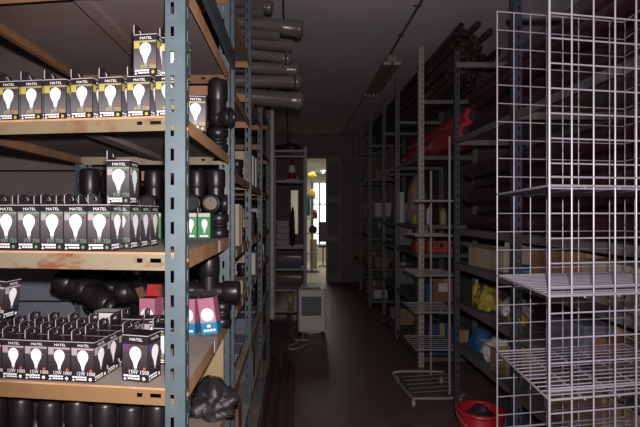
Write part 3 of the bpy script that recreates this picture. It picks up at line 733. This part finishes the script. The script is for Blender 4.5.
# ------------------------------------------------------------------ dehumidifier
YD = 6.55; dx = (X(297.5, YD) + X(327.5, YD)) / 2; dw = X(327.5, YD) - X(297.5, YD) - .02
o = thing('dehumidifier', 'white portable dehumidifier with a grey grille standing on the aisle floor', 'dehumidifier', (dx, YD, 0), rz=math.radians(4))
def rbox(b, w, d, z0, z1, r, m, inset=0):
    lo = []
    for zz, k in ((z0, 0.012), (z0 + .012, 0), (z1 - .02, 0), (z1 - .006, .008), (z1, .02)):
        l = []
        for cx_, cy_, a0 in ((w / 2 - r, d / 2 - r, 0), (-w / 2 + r, d / 2 - r, 90), (-w / 2 + r, -d / 2 + r, 180), (w / 2 - r, -d / 2 + r, 270)):
            for t in range(5): a = math.radians(a0 + t * 22.5); l.append(Vector((cx_ + (r - k) * math.cos(a), cy_ + (r - k) * math.sin(a) + d / 2, zz)))
        lo.append(l)
    return b.ring(lo, m, smooth=False)
b = MB(); rbox(b, dw, .28, .045, .60, .035, m_ivory); b.build('housing', o)
b = MB(); b.box((-.145, -.004, .26), (.115, 0, .51), m_grill)
for k in range(15): b.box((-.14, -.010, .268 + k * .016), (.11, -.004, .276 + k * .016), m_grill)
b.build('grille', o)
MB().box((-.15, -.003, .08), (.15, 0, .235), m_ivory).build('tank_door', o)
MB().box((-.12, .04, .60), (.12, .16, .612), m_grill).build('control_panel', o)
for sx in (-1, 1):
    for yy in (.05, .23): MB().lathe([(.022, 0), (.022, .02)], (sx * .15 - .01, yy, .022), (1, 0, 0), m_blackm, 12).build('caster', o)
pts = [at(288, 309, 7.9) + Vector((0, -.1, 0))]
ctrl = [(-.12, 7.85, .22), (-.06, 7.6, .06), (-.02, 7.0, .012), (-.05, 6.6, .012), (-.0, 6.3, .012), (.16, 6.25, .012), (.17, 6.1, .012), (.0, 5.85, .012), (-.08, 5.95, .012), (.05, 6.2, .012), (.1, 6.36, .014), (.10, 6.48, .03)]
def smooth(c, n=8):
    c = [Vector(p) for p in c]; out = []
    for i in range(len(c) - 1):
        p0, p1, p2, p3 = c[max(i - 1, 0)], c[i], c[i + 1], c[min(i + 2, len(c) - 1)]
        for k in range(n):
            t = k / n; out.append(.5 * ((2 * p1) + (p2 - p0) * t + (2 * p0 - 5 * p1 + 4 * p2 - p3) * t * t + (3 * p1 - p0 - 3 * p2 + p3) * t ** 3))
    return out + [c[-1]]
tag(MB().sweep(smooth(ctrl), .011, m_cord).build('power_cord'), 'pale cord looping on the floor in front of the dehumidifier', 'cord')

# ------------------------------------------------------------------ things in the bright shop beyond
YS = 13.6
o = thing('display_stand', 'slim display stand of colourful goods in the bright doorway', 'display stand', (X(312, YS), YS, 0))
MB().tube((0, .17, 0), (0, .17, 2.75), .02, m_grey).build('pole', o); MB().box((-.2, -.1, 0), (.2, .25, .04), m_grey).build('base', o)
for k, z in enumerate((.5, 1.05, 1.45)): MB().box((-.17, -.1, z), (.17, .2, z + .02), m_grey).build('tray', o)
MB().box((-.14, -.08, 2.0), (.14, .12, 2.02), m_grey).build('tray', o)
def goods(lab, px, py, w, h, m, zbase=None, sd=1, Y=YS): blob('hanging_goods', lab, 'goods', (X(px, Y), Y, zbase if zbase else H - (py + h / 2 - 213.5) / F * Y), (w / F * Y, .16, h / F * Y), m, sd, .18, sub=3)
goods('yellow toy-like item at the top of the bright stand', 312, 175, 9, 6, m_yelp, sd=2); goods('bright yellow item below the topmost one on the stand', 312, 189, 7, 9, m_yelp, 2.022, sd=4)
goods('red and white item on the stand in the bright doorway', 315, 204, 5, 9, m_redb, 1.472, sd=6); goods('teal roll at the left edge of the bright doorway', 308.5, 205, 4, 22, m_teal, sd=7, Y=13.3)
goods('dark item on the stand below the window', 313, 222, 8, 8, m_blackm, 1.072, sd=8)
box_thing('carton', 'tall cream carton on the shop floor under the stand', (X(314, 14.2), 14.6, 0), (.2, .2, .85), m_cardp, 0, 'carton')
o = thing('office_chair', 'dark office chair in front of the shop window', 'chair', (X(323, 14.8), 14.8, 0))
MB().box((-.13, .12, .75), (.13, .16, 1.35), m_blackm).build('backrest', o); MB().box((-.14, -.14, .60), (.14, .14, .66), m_blackm).build('seat', o); MB().tube((0, 0, .05), (0, 0, .6), .02, m_grey).build('post', o)
for k in range(5): MB().tube((0, 0, .06), (.15 * math.cos(k * 1.257), .15 * math.sin(k * 1.257), .03), .015, m_blackm).build('leg', o)
o = thing('ceiling_lamp', 'small lit lamp on the shop ceiling seen through the opening', 'ceiling light', (X(323.5, 15.6), 15.6, 2.90))
MB().box((-.11, -.3, .03), (.11, .3, .05), m_white).build('housing', o); MB().tube((0, -.28, 0), (0, .28, 0), .03, E('lit_tube', (.9, 1, 1), 5)).build('tube', o)

# ------------------------------------------------------------------ right racks
XR, XB = 1.27, 1.90
r1 = simple_rack('steel_rack', 'dark blue steel rack behind the wire display cage', XR, XB, [1.75, 2.9, 4.0], [[-1.5, -1.03, -.69, -.39, -.12, .59]] * 2, m_blued, m_lgrey, m_greyd, H + 1.30, XR - .003, lip=.045, w=.05)
r2 = simple_rack('steel_rack', 'steel rack with a pale perforated front post beyond the wire stand', XR + .02, XB, [5.2, 6.4, 7.4], [[-1.5, -.95, -.42, -.12, .60]] * 2, m_greyd, m_greyd, m_greyd, H + 1.74, XR + .017, w=.055)
r3 = simple_rack('steel_rack', 'dark steel rack farthest down the right side of the aisle', XR, XB, [8.6, 9.8, 11.0], [[-1.5, -.95, -.42, -.05, .60]] * 2, m_greyd, m_greyd, m_greyd, H + 1.74, XR - .003, w=.055)
for ch in r2.children:
    if ch.name.startswith('upright') and ch.location.y < .1 and ch.location.x < .1:
        ch.data.materials[0] = m_pale; ch['label'] = 'pale perforated post'
for r, ys in ((r1, (1.78, 2.95, 3.93)), (r2, (5.24, 6.44, 7.34)), (r3, (8.64, 9.84, 10.9))):
    x0 = r.location.x
    for y in ys: MB().box((x0, y, H + 1.15), (XB, y + .035, H + 1.19), m_grey).build('cross_arm', r, r.location)
# long brown pipes on the top arms
k = 0
pos = []
for row, n in enumerate((6, 6, 6, 6, 5, 5, 4, 3)):
    for j in range(n): pos.append((1.38 + .066 * j + .033 * (row % 2) + (.02 if row > 5 else 0), H + 1.1915 + .031 + .057 * row))
for x, z in pos:
    y0 = random.uniform(4.25, 4.75) - (.2 if z > H + 1.5 else 0); y1 = 8.6 + random.uniform(0, 1.5); rr = random.choice((.025, .028, .031))
    o = thing('long_pipe', 'long brown pipe in the bundle on the top arms of the right rack', 'pipe', (x, y0, z), 'long brown pipes under the ceiling')
    b = MB(); b.pipe((0, 0, 0), (0, y1 - y0, 0), rr, random.choice((m_bro, m_bro, m_brol, m_mar)), 10, .2); b.build('barrel', o); k += 1
# maroon pipes on the shelf below and on the next one
for z0, rows, rad, lab, grp in ((.59, 4, .058, 'thick maroon pipe stacked on the upper shelf behind the cage', 'thick maroon pipes'), (-.12, 5, .056, 'thick maroon pipe stacked on the middle shelf behind the cage', 'maroon pipes on the middle shelf')):
    for row in range(rows):
        for j in range(4 - (row % 2)):
            xx = XR + .115 + rad * 2.03 * j + rad * (row % 2); zz = H + z0 + rad + row * rad * 1.76
            y0 = 1.85 + random.uniform(0, .1); y1 = 3.8 + random.uniform(0, .15)
            o = tag(MB().pipe((0, 0, 0), (0, y1 - y0, 0), rad * .985, m_mar, 16, .1).build('thick_pipe'), lab, 'pipe', grp); o.location = (xx, y0, zz)
# red pipes
for k, (dx_, dz) in enumerate(((0, 0), (.18, 0), (.09, .156))):
    o = tag(MB().pipe((0, 0, 0), (0, 2.2, 0), .088, m_redp, 18, .4).build('red_pipe'), 'red pipe on the right rack beyond the wire stand, %s of three' % ['aisle side', 'wall side', 'top'][k], 'pipe', 'red pipes'); o.location = (XR + .19 + dx_, 4.2 + .06 * k, H + .60 + .089 + dz)
o = tag(MB().pipe((0, 0, 0), (0, .7, 0), .12, m_btarp, 18, .3).build('rolled_sheet'), 'dark blue rolled sheet on the far right rack', 'roll'); o.location = (XR + .17, 7.35 - .9 + .0, H + .60 + .12); o.location = (XR + .30, 6.62, H + .60 + .121)
# goods on the near right rack
box_thing('cardboard_box', 'open tan cardboard box with flaps behind the dark post', (1.56, 3.58, H - .39), (.42, .52, .135), m_cardp, .1, flaps=.085)
box_thing('cardboard_box', 'orange-brown cardboard box seen through the cage', (1.46, 2.62, H - .39), (.3, .3, .2), m_cardd, .05)
box_thing('cardboard_box', 'pale cardboard box seen through the cage, near its right side', (1.5, 2.1, H - .39), (.36, .42, .18), m_cardp, -.05)
bottle('blue bottle lying on the shelf left of the cage, wall-side one', (1.46, 3.25, H - .39), .2, .03, m_bbag, m_cardw, 'blue bottles', .9)
bottle('blue bottle lying on the shelf left of the cage, aisle-side one', (1.36, 3.16, H - .39), .2, .03, m_bbag, m_cardw, 'blue bottles', .9)
for k in range(3):
    Y = 2.98 + k * .09; bottle('small pale bottle on the shelf of blue bottles, %s' % ['nearest', 'middle', 'farthest'][k], (1.72 + .02 * (k % 2), Y, H - .39), .17, .03, m_cardw, m_redb, 'small pale bottles')
blob('plastic_bag', 'bright yellow plastic bag on the right rack left of the cage', 'bag', (1.38, 3.58, H - .69), (.17, .24, .17), m_ybag, 17, .35)
blob('plastic_bag', 'yellow-white plastic bag beside the bright yellow one', 'bag', (1.47, 3.32, H - .69), (.19, .22, .13), m_wbag, 12, .35)
blob('plastic_bag', 'small yellow bag at the left edge of the cage', 'bag', (1.38, 3.10, H - .69), (.12, .14, .085), m_ybag, 13, .35)
bottle('small yellow bottle on the right rack beside the dark post', (1.38, 3.80, H - .69), .19, .035, m_ybag, m_lime)
box_thing('carton', 'grey carton seen through the cage on the yellow-bag shelf', (1.5, 2.45, H - .69), (.34, .3, .17), m_bnk, 0, 'carton')
box_thing('carton', 'brown carton seen through the cage on the yellow-bag shelf', (1.5, 2.08, H - .69), (.34, .3, .15), m_cardd, 0, 'carton')
blob('plastic_bag', 'blue plastic bag on the low shelf by the dark post', 'bag', (1.40, 3.74, H - 1.03), (.18, .22, .17), m_bbag, 14, .25)
blob('plastic_bag', 'white bag with pale stripes on the low shelf', 'bag', (1.40, 3.49, H - 1.03), (.2, .22, .16), m_wbag, 15, .25)
blob('cloth_bundle', 'grey cloth bundle between the blue and white bags', 'bundle', (1.64, 3.6, H - 1.03), (.18, .3, .24), m_sack, 16, .25)
box_thing('cardboard_box', 'tan cardboard box at the near end of the low shelf', (1.44, 3.22, H - 1.03), (.28, .2, .15), m_card, .1, flaps=.06)
box_thing('carton', 'dim brown carton low behind the cage', (1.5, 2.4, H - 1.03), (.36, .5, .24), m_card, 0, 'carton')
o = thing('lid', 'red round lid leaning above the bags', 'lid', (1.72, 3.22, H - 1.00)); MB().lathe([(.06, 0), (.065, .004), (.065, .015), (.05, .018)], (0, 0, .07), (-.5, -1, .1), m_redb, 20).build('disc', o)
# red bucket
bx, by = X(480, 3.05), 3.05
o = thing('bucket', 'red plastic bucket on the floor at the rack foot beside the cage', 'bucket', (bx, by, 0))
MB().lathe([(.0, 0.004), (.10, 0), (.133, .40), (.126, .40), (.095, .012), (0, .012)], (0, 0, 0), (0, 0, 1), m_redb, 28, caps=False).build('tub', o)
MB().lathe([(.132, .385), (.146, .39), (.146, .412), (.130, .412)], (0, 0, 0), (0, 0, 1), m_redb, 28, caps=False).build('rim', o)
MB().sweep([(.148 * math.cos(t * PI / 10), -.148 * math.sin(t * PI / 10) * .9, .39 - .08 * math.sin(t * PI / 10)) for t in range(11)], .004, m_grey).build('handle', o)
blob('cloth_bundle', 'dark cloth heaped in the red bucket', 'bundle', (bx, by, .25), (.19, .19, .18), m_blackm, 20, .25)

# goods beyond the wire stand
XG = XR + .05
blob('sack', 'beige filled sack standing on the rack beyond the pale post', 'sack', (XG + .17, 6.12, H - .12), (.24, .3, .60), m_sack, 21, .16)
o = tag(MB().box((-.06, -.02, 0), (.06, .02, .40), m_cardw).build('white_carton'), 'narrow white carton standing beside the beige sack', 'carton'); o.location = (X(393.5, 6.62), 6.62, H - .12); o.location.x = max(o.location.x, XR + .11)
bottle('yellow-green bottle on the rack left of the pale post', (X(413, 5.6) + .02, 5.6, H - .12), .15, .045, m_lime, m_redb)
bottle('white bottle with a red cap right of the pale post', (X(429, 5.45), 5.45, H - .12), .22, .03, m_cardw, m_redb)
bottle('dark olive bottle behind the wire stand', (X(443, 5.4), 5.4, H - .12), .2, .04, m_ygr, m_blackm)
for k, px in enumerate((416, 428, 438, 447)):
    box_thing('carton', 'orange-red carton on the shelf behind the wire stand, %s' % ordl(k, 4), (X(px, 5.42) + .03, 5.45, H - .42), (.10, .2, .125), m_orap, 0, 'carton', 'orange-red cartons', tape=False, mark=m_ink)
box_thing('cardboard_box', 'reddish-brown cardboard box behind the wire stand', (1.62, 5.5, H - .95), (.28, .3, .25), m_cardd, 0, mark=m_cardw)
box_thing('carton', 'blue carton behind the wire stand on the middle shelf', (1.44, 5.5, H - .95), (.07, .3, .2), m_bbag, 0, 'carton', tape=False)
box_thing('carton', 'dark blue carton low behind the wire stand', (1.56, 5.5, H - 1.5), (.3, .4, .33), m_btarp, 0, 'carton')
box_thing('carton', 'pale carton standing low beside the dark blue one', (1.78, 5.5, H - 1.5), (.12, .4, .26), m_cardp, 0, 'carton')
kinds = [(m_cardd, 'brown'), (m_btarp, 'dark blue'), (m_cardw, 'white'), (m_card, 'tan'), (m_bnk, 'grey'), (m_greyd, 'dark grey')]
seen = {}
for Y0_, lvls, xx in ((5.85, (-1.5, -.95, -.42), 1.5), (6.86, (-1.5, -.95, -.42, -.12), 1.5), (7.15, (-1.5, -.95, -.42, -.12), 1.48), (8.95, (-1.5, -.95, -.42, -.05, .60), 1.48), (9.5, (-1.5, -.95, -.42, -.05), 1.48), (10.2, (-1.5, -.95, -.42, -.05, .60), 1.48)):
    for i, lv in enumerate(lvls):
        m, cn = random.choice(kinds); h = random.uniform(.14, .27)
        nm = {-1.5: 'on the lowest shelf', -.95: 'on the second shelf', -.42: 'on the third shelf', -.12: 'on the fourth shelf', -.05: 'on the fourth shelf', .60: 'on the top shelf'}[lv]
        wh = {5.85: 'behind the sack bay', 6.86: 'just past the second post', 7.15: 'before the third post', 8.95: 'in the far rack, near end', 9.5: 'in the far rack, middle', 10.2: 'in the far rack, far end'}[Y0_]
        box_thing('carton', '%s carton %s at right, %s' % (cn, nm, wh), (xx + random.uniform(0, .08), Y0_, H + lv), (random.uniform(.2, .3), random.uniform(.2, .3), h), m, random.uniform(-.1, .1), 'carton', tape=(h > .2))
blob('plastic_bag', 'pale plastic bag low on the far right rack', 'bag', (XR + .15, 8.75, H - .95 ), (.22, .16, .2), m_wbag, 31, .3) if 0 else None

# ------------------------------------------------------------------ three-tier wire stand on casters
sx0, sx1, sy0, sy1 = .96, 1.40, 4.12, 4.72
o = thing('wire_stand', 'grey wire stand with sloping trays on casters beside the dark post', 'wire stand', (sx0, sy0, 0)); off = Vector((sx0, sy0, 0))
# base frame: bent tube
zb_ = .075
b = MB(); b.sweep(smooth([(sx1 + .02, sy0 + .08, zb_), (sx1 - .1, sy0 + .01, zb_), (sx0 + .06, sy0, zb_), (sx0 + .01, sy0 + .04, zb_), (sx0 - .03, sy1 - .06, zb_), (sx0 + .02, sy1, zb_ + .03), (sx1, sy1, zb_ + .03)], 6), .013, m_wire2, 8); b.build('base_frame', o, off)
for x, y in ((sx0 + .02, sy0 + .02), (sx1 - .02, sy0 + .04), (sx0 + .0, sy1 - .03), (sx1 - .03, sy1 - .03)):
    w_ = MB(); w_.lathe([(.024, 0), (.03, .006), (.03, .02), (.024, .026)], (x - .013, y, .03), (1, 0, 0), m_cord, 14); w_.tube((x, y, .05), (x, y, zb_), .006, m_wire2); w_.build('caster', o, off)
for x, y, zt_ in ((X(449.5, sy0 + .10), sy0 + .10, H + .65), (X(431, sy1), sy1, H + .40)):
    MB().tube((x, y, zb_), (x, y, zt_), .011, m_wire2, 8).build('upright', o, off)
def wtray(zz, xa, xb, ya, yb, n, rise):
    b = MB(); c = [(xa, ya, zz), (xb, ya, zz), (xb, yb, zz + rise), (xa, yb, zz + rise)]
    c = [Vector(q) for q in c]
    for i in range(4): b.tube(c[i], c[(i + 1) % 4], .0055, m_wire2, 6)
    for k in range(1, n):
        t = k / n; b.tube(c[0].lerp(c[3], t), c[1].lerp(c[2], t), .0032, m_wire2, 5)
    for k in range(1, 3):
        t = k / 3; b.tube(c[0].lerp(c[1], t) - Vector((0, 0, .006)), c[3].lerp(c[2], t) - Vector((0, 0, .006)), .0032, m_wire2, 5)
    return b
for py, n in ((236, 3), (276, 6), (313, 7), (350, 7)):
    zz = H - (py - 213.5) / F * (sy0 + .1)
    wtray(zz, sx0 + .06, sx1 - .02, sy0 + .10, sy1 - .02, n, .0).build('wire_tray', o, off)
zz = H - (201 - 213.5) / F * (sy0 + .1); MB().tube((sx0 + .05, sy0 + .1, zz), (sx1 - .02, sy0 + .1, zz), .010, m_wire2, 8).build('cross_bar', o, off)
b = MB()
for k in range(1, 6): 
    t = k / 6; b.tube((sx0 + .03, sy0 + t * (sy1 - sy0), zb_ + .012), (sx1, sy0 + .06 + t * (sy1 - sy0 - .06), zb_ + .012 + .03 * t), .0035, m_wire2, 5)
b.build('base_wires', o, off)

# ------------------------------------------------------------------ wire display cage, right foreground
CA = math.radians(11); cu = Vector((math.cos(CA), math.sin(CA), 0)); cv = Vector((.045, .375, 0))
CF = Vector((X(549.5, 1.02), 1.02, 0)); CBk = CF + cv; NC = 8; pit = .052; CW = NC * pit
cz0, cz1 = .06, H + .565
o = thing('wire_display_cage', 'tall pale wire grid display cage with wire shelves in the right foreground', 'display cage', CF)
def grid(p, u, n, z0, z1, pz, r, redge, m=m_wire):
    b = MB(); Lh = n * pit if u is cu else u.length; uu = u.normalized()
    for k in range(n + 1):
        q = p + uu * (Lh * k / n); b.tube((q.x, q.y, z0), (q.x, q.y, z1), redge if k in (0, n) else r, m, 6)
    nz = int(round((z1 - z0) / pz)); nn = Vector((-uu.y, uu.x, 0)) * (r * 1.6)
    for k in range(nz + 1):
        z = z1 - k * (z1 - z0) / nz; b.tube(p + nn + Vector((0, 0, z)), p + nn + uu * Lh + Vector((0, 0, z)), redge if k in (0, nz) else r, m, 6)
    return b
grid(CF, cu, NC, cz0, cz1, .0515, .0019, .0026).build('front_panel', o, CF)
grid(CBk, cu, NC, cz0, cz1, .0515, .0016, .0022).build('back_panel', o, CF)
grid(CF + cu * CW, cv, 7, cz0, cz1, .0515, .0016, .0022).build('side_panel', o, CF)
for z in (.053, -.173, -.385, -.60, -.84, -1.1):
    b = MB(); zz = Vector((0, 0, H + z)); tilt = Vector((0, 0, .004))
    c = [CF + zz + tilt, CF + cu * CW + zz + tilt, CBk + cu * CW + zz, CBk + zz]
    inn = cv * .012
    for i in range(4): b.tube(c[i] + (inn if i < 2 else -inn) * 0, c[(i + 1) % 4], .0028, m_wire, 6)
    n = 14
    for k in range(1, n):
        t = k / n; b.tube(c[0].lerp(c[3], t), c[1].lerp(c[2], t), .0017, m_wire, 5)
    for k in range(1, 5):
        t = k / 5; b.tube(c[0].lerp(c[1], t) - Vector((0, 0, .004)), c[3].lerp(c[2], t) - Vector((0, 0, .004)), .002, m_wire, 5)
    # turned-up front rail
    b.tube(c[0] + Vector((0, 0, .018)), c[1] + Vector((0, 0, .018)), .0022, m_wire, 6)
    b.build('wire_shelf', o, CF)
b = MB()
for q in (CF, CF + cu * CW, CBk, CBk + cu * CW): b.lathe([(.018, 0), (.018, .012), (.006, .02), (.006, .062)], (q.x, q.y, 0), (0, 0, 1), m_blackm, 10)
b.build('feet', o, CF)
for o in C.objects:      # goods rest with a hair's gap instead of sharing a face with what carries them
    if o.parent is None and o.get('category') and o['category'] not in ('rack', 'shelf unit', 'conduit', 'cable', 'ceiling light', 'display cage', 'rail'): o.location.z += .0012
bpy.context.view_layer.update()
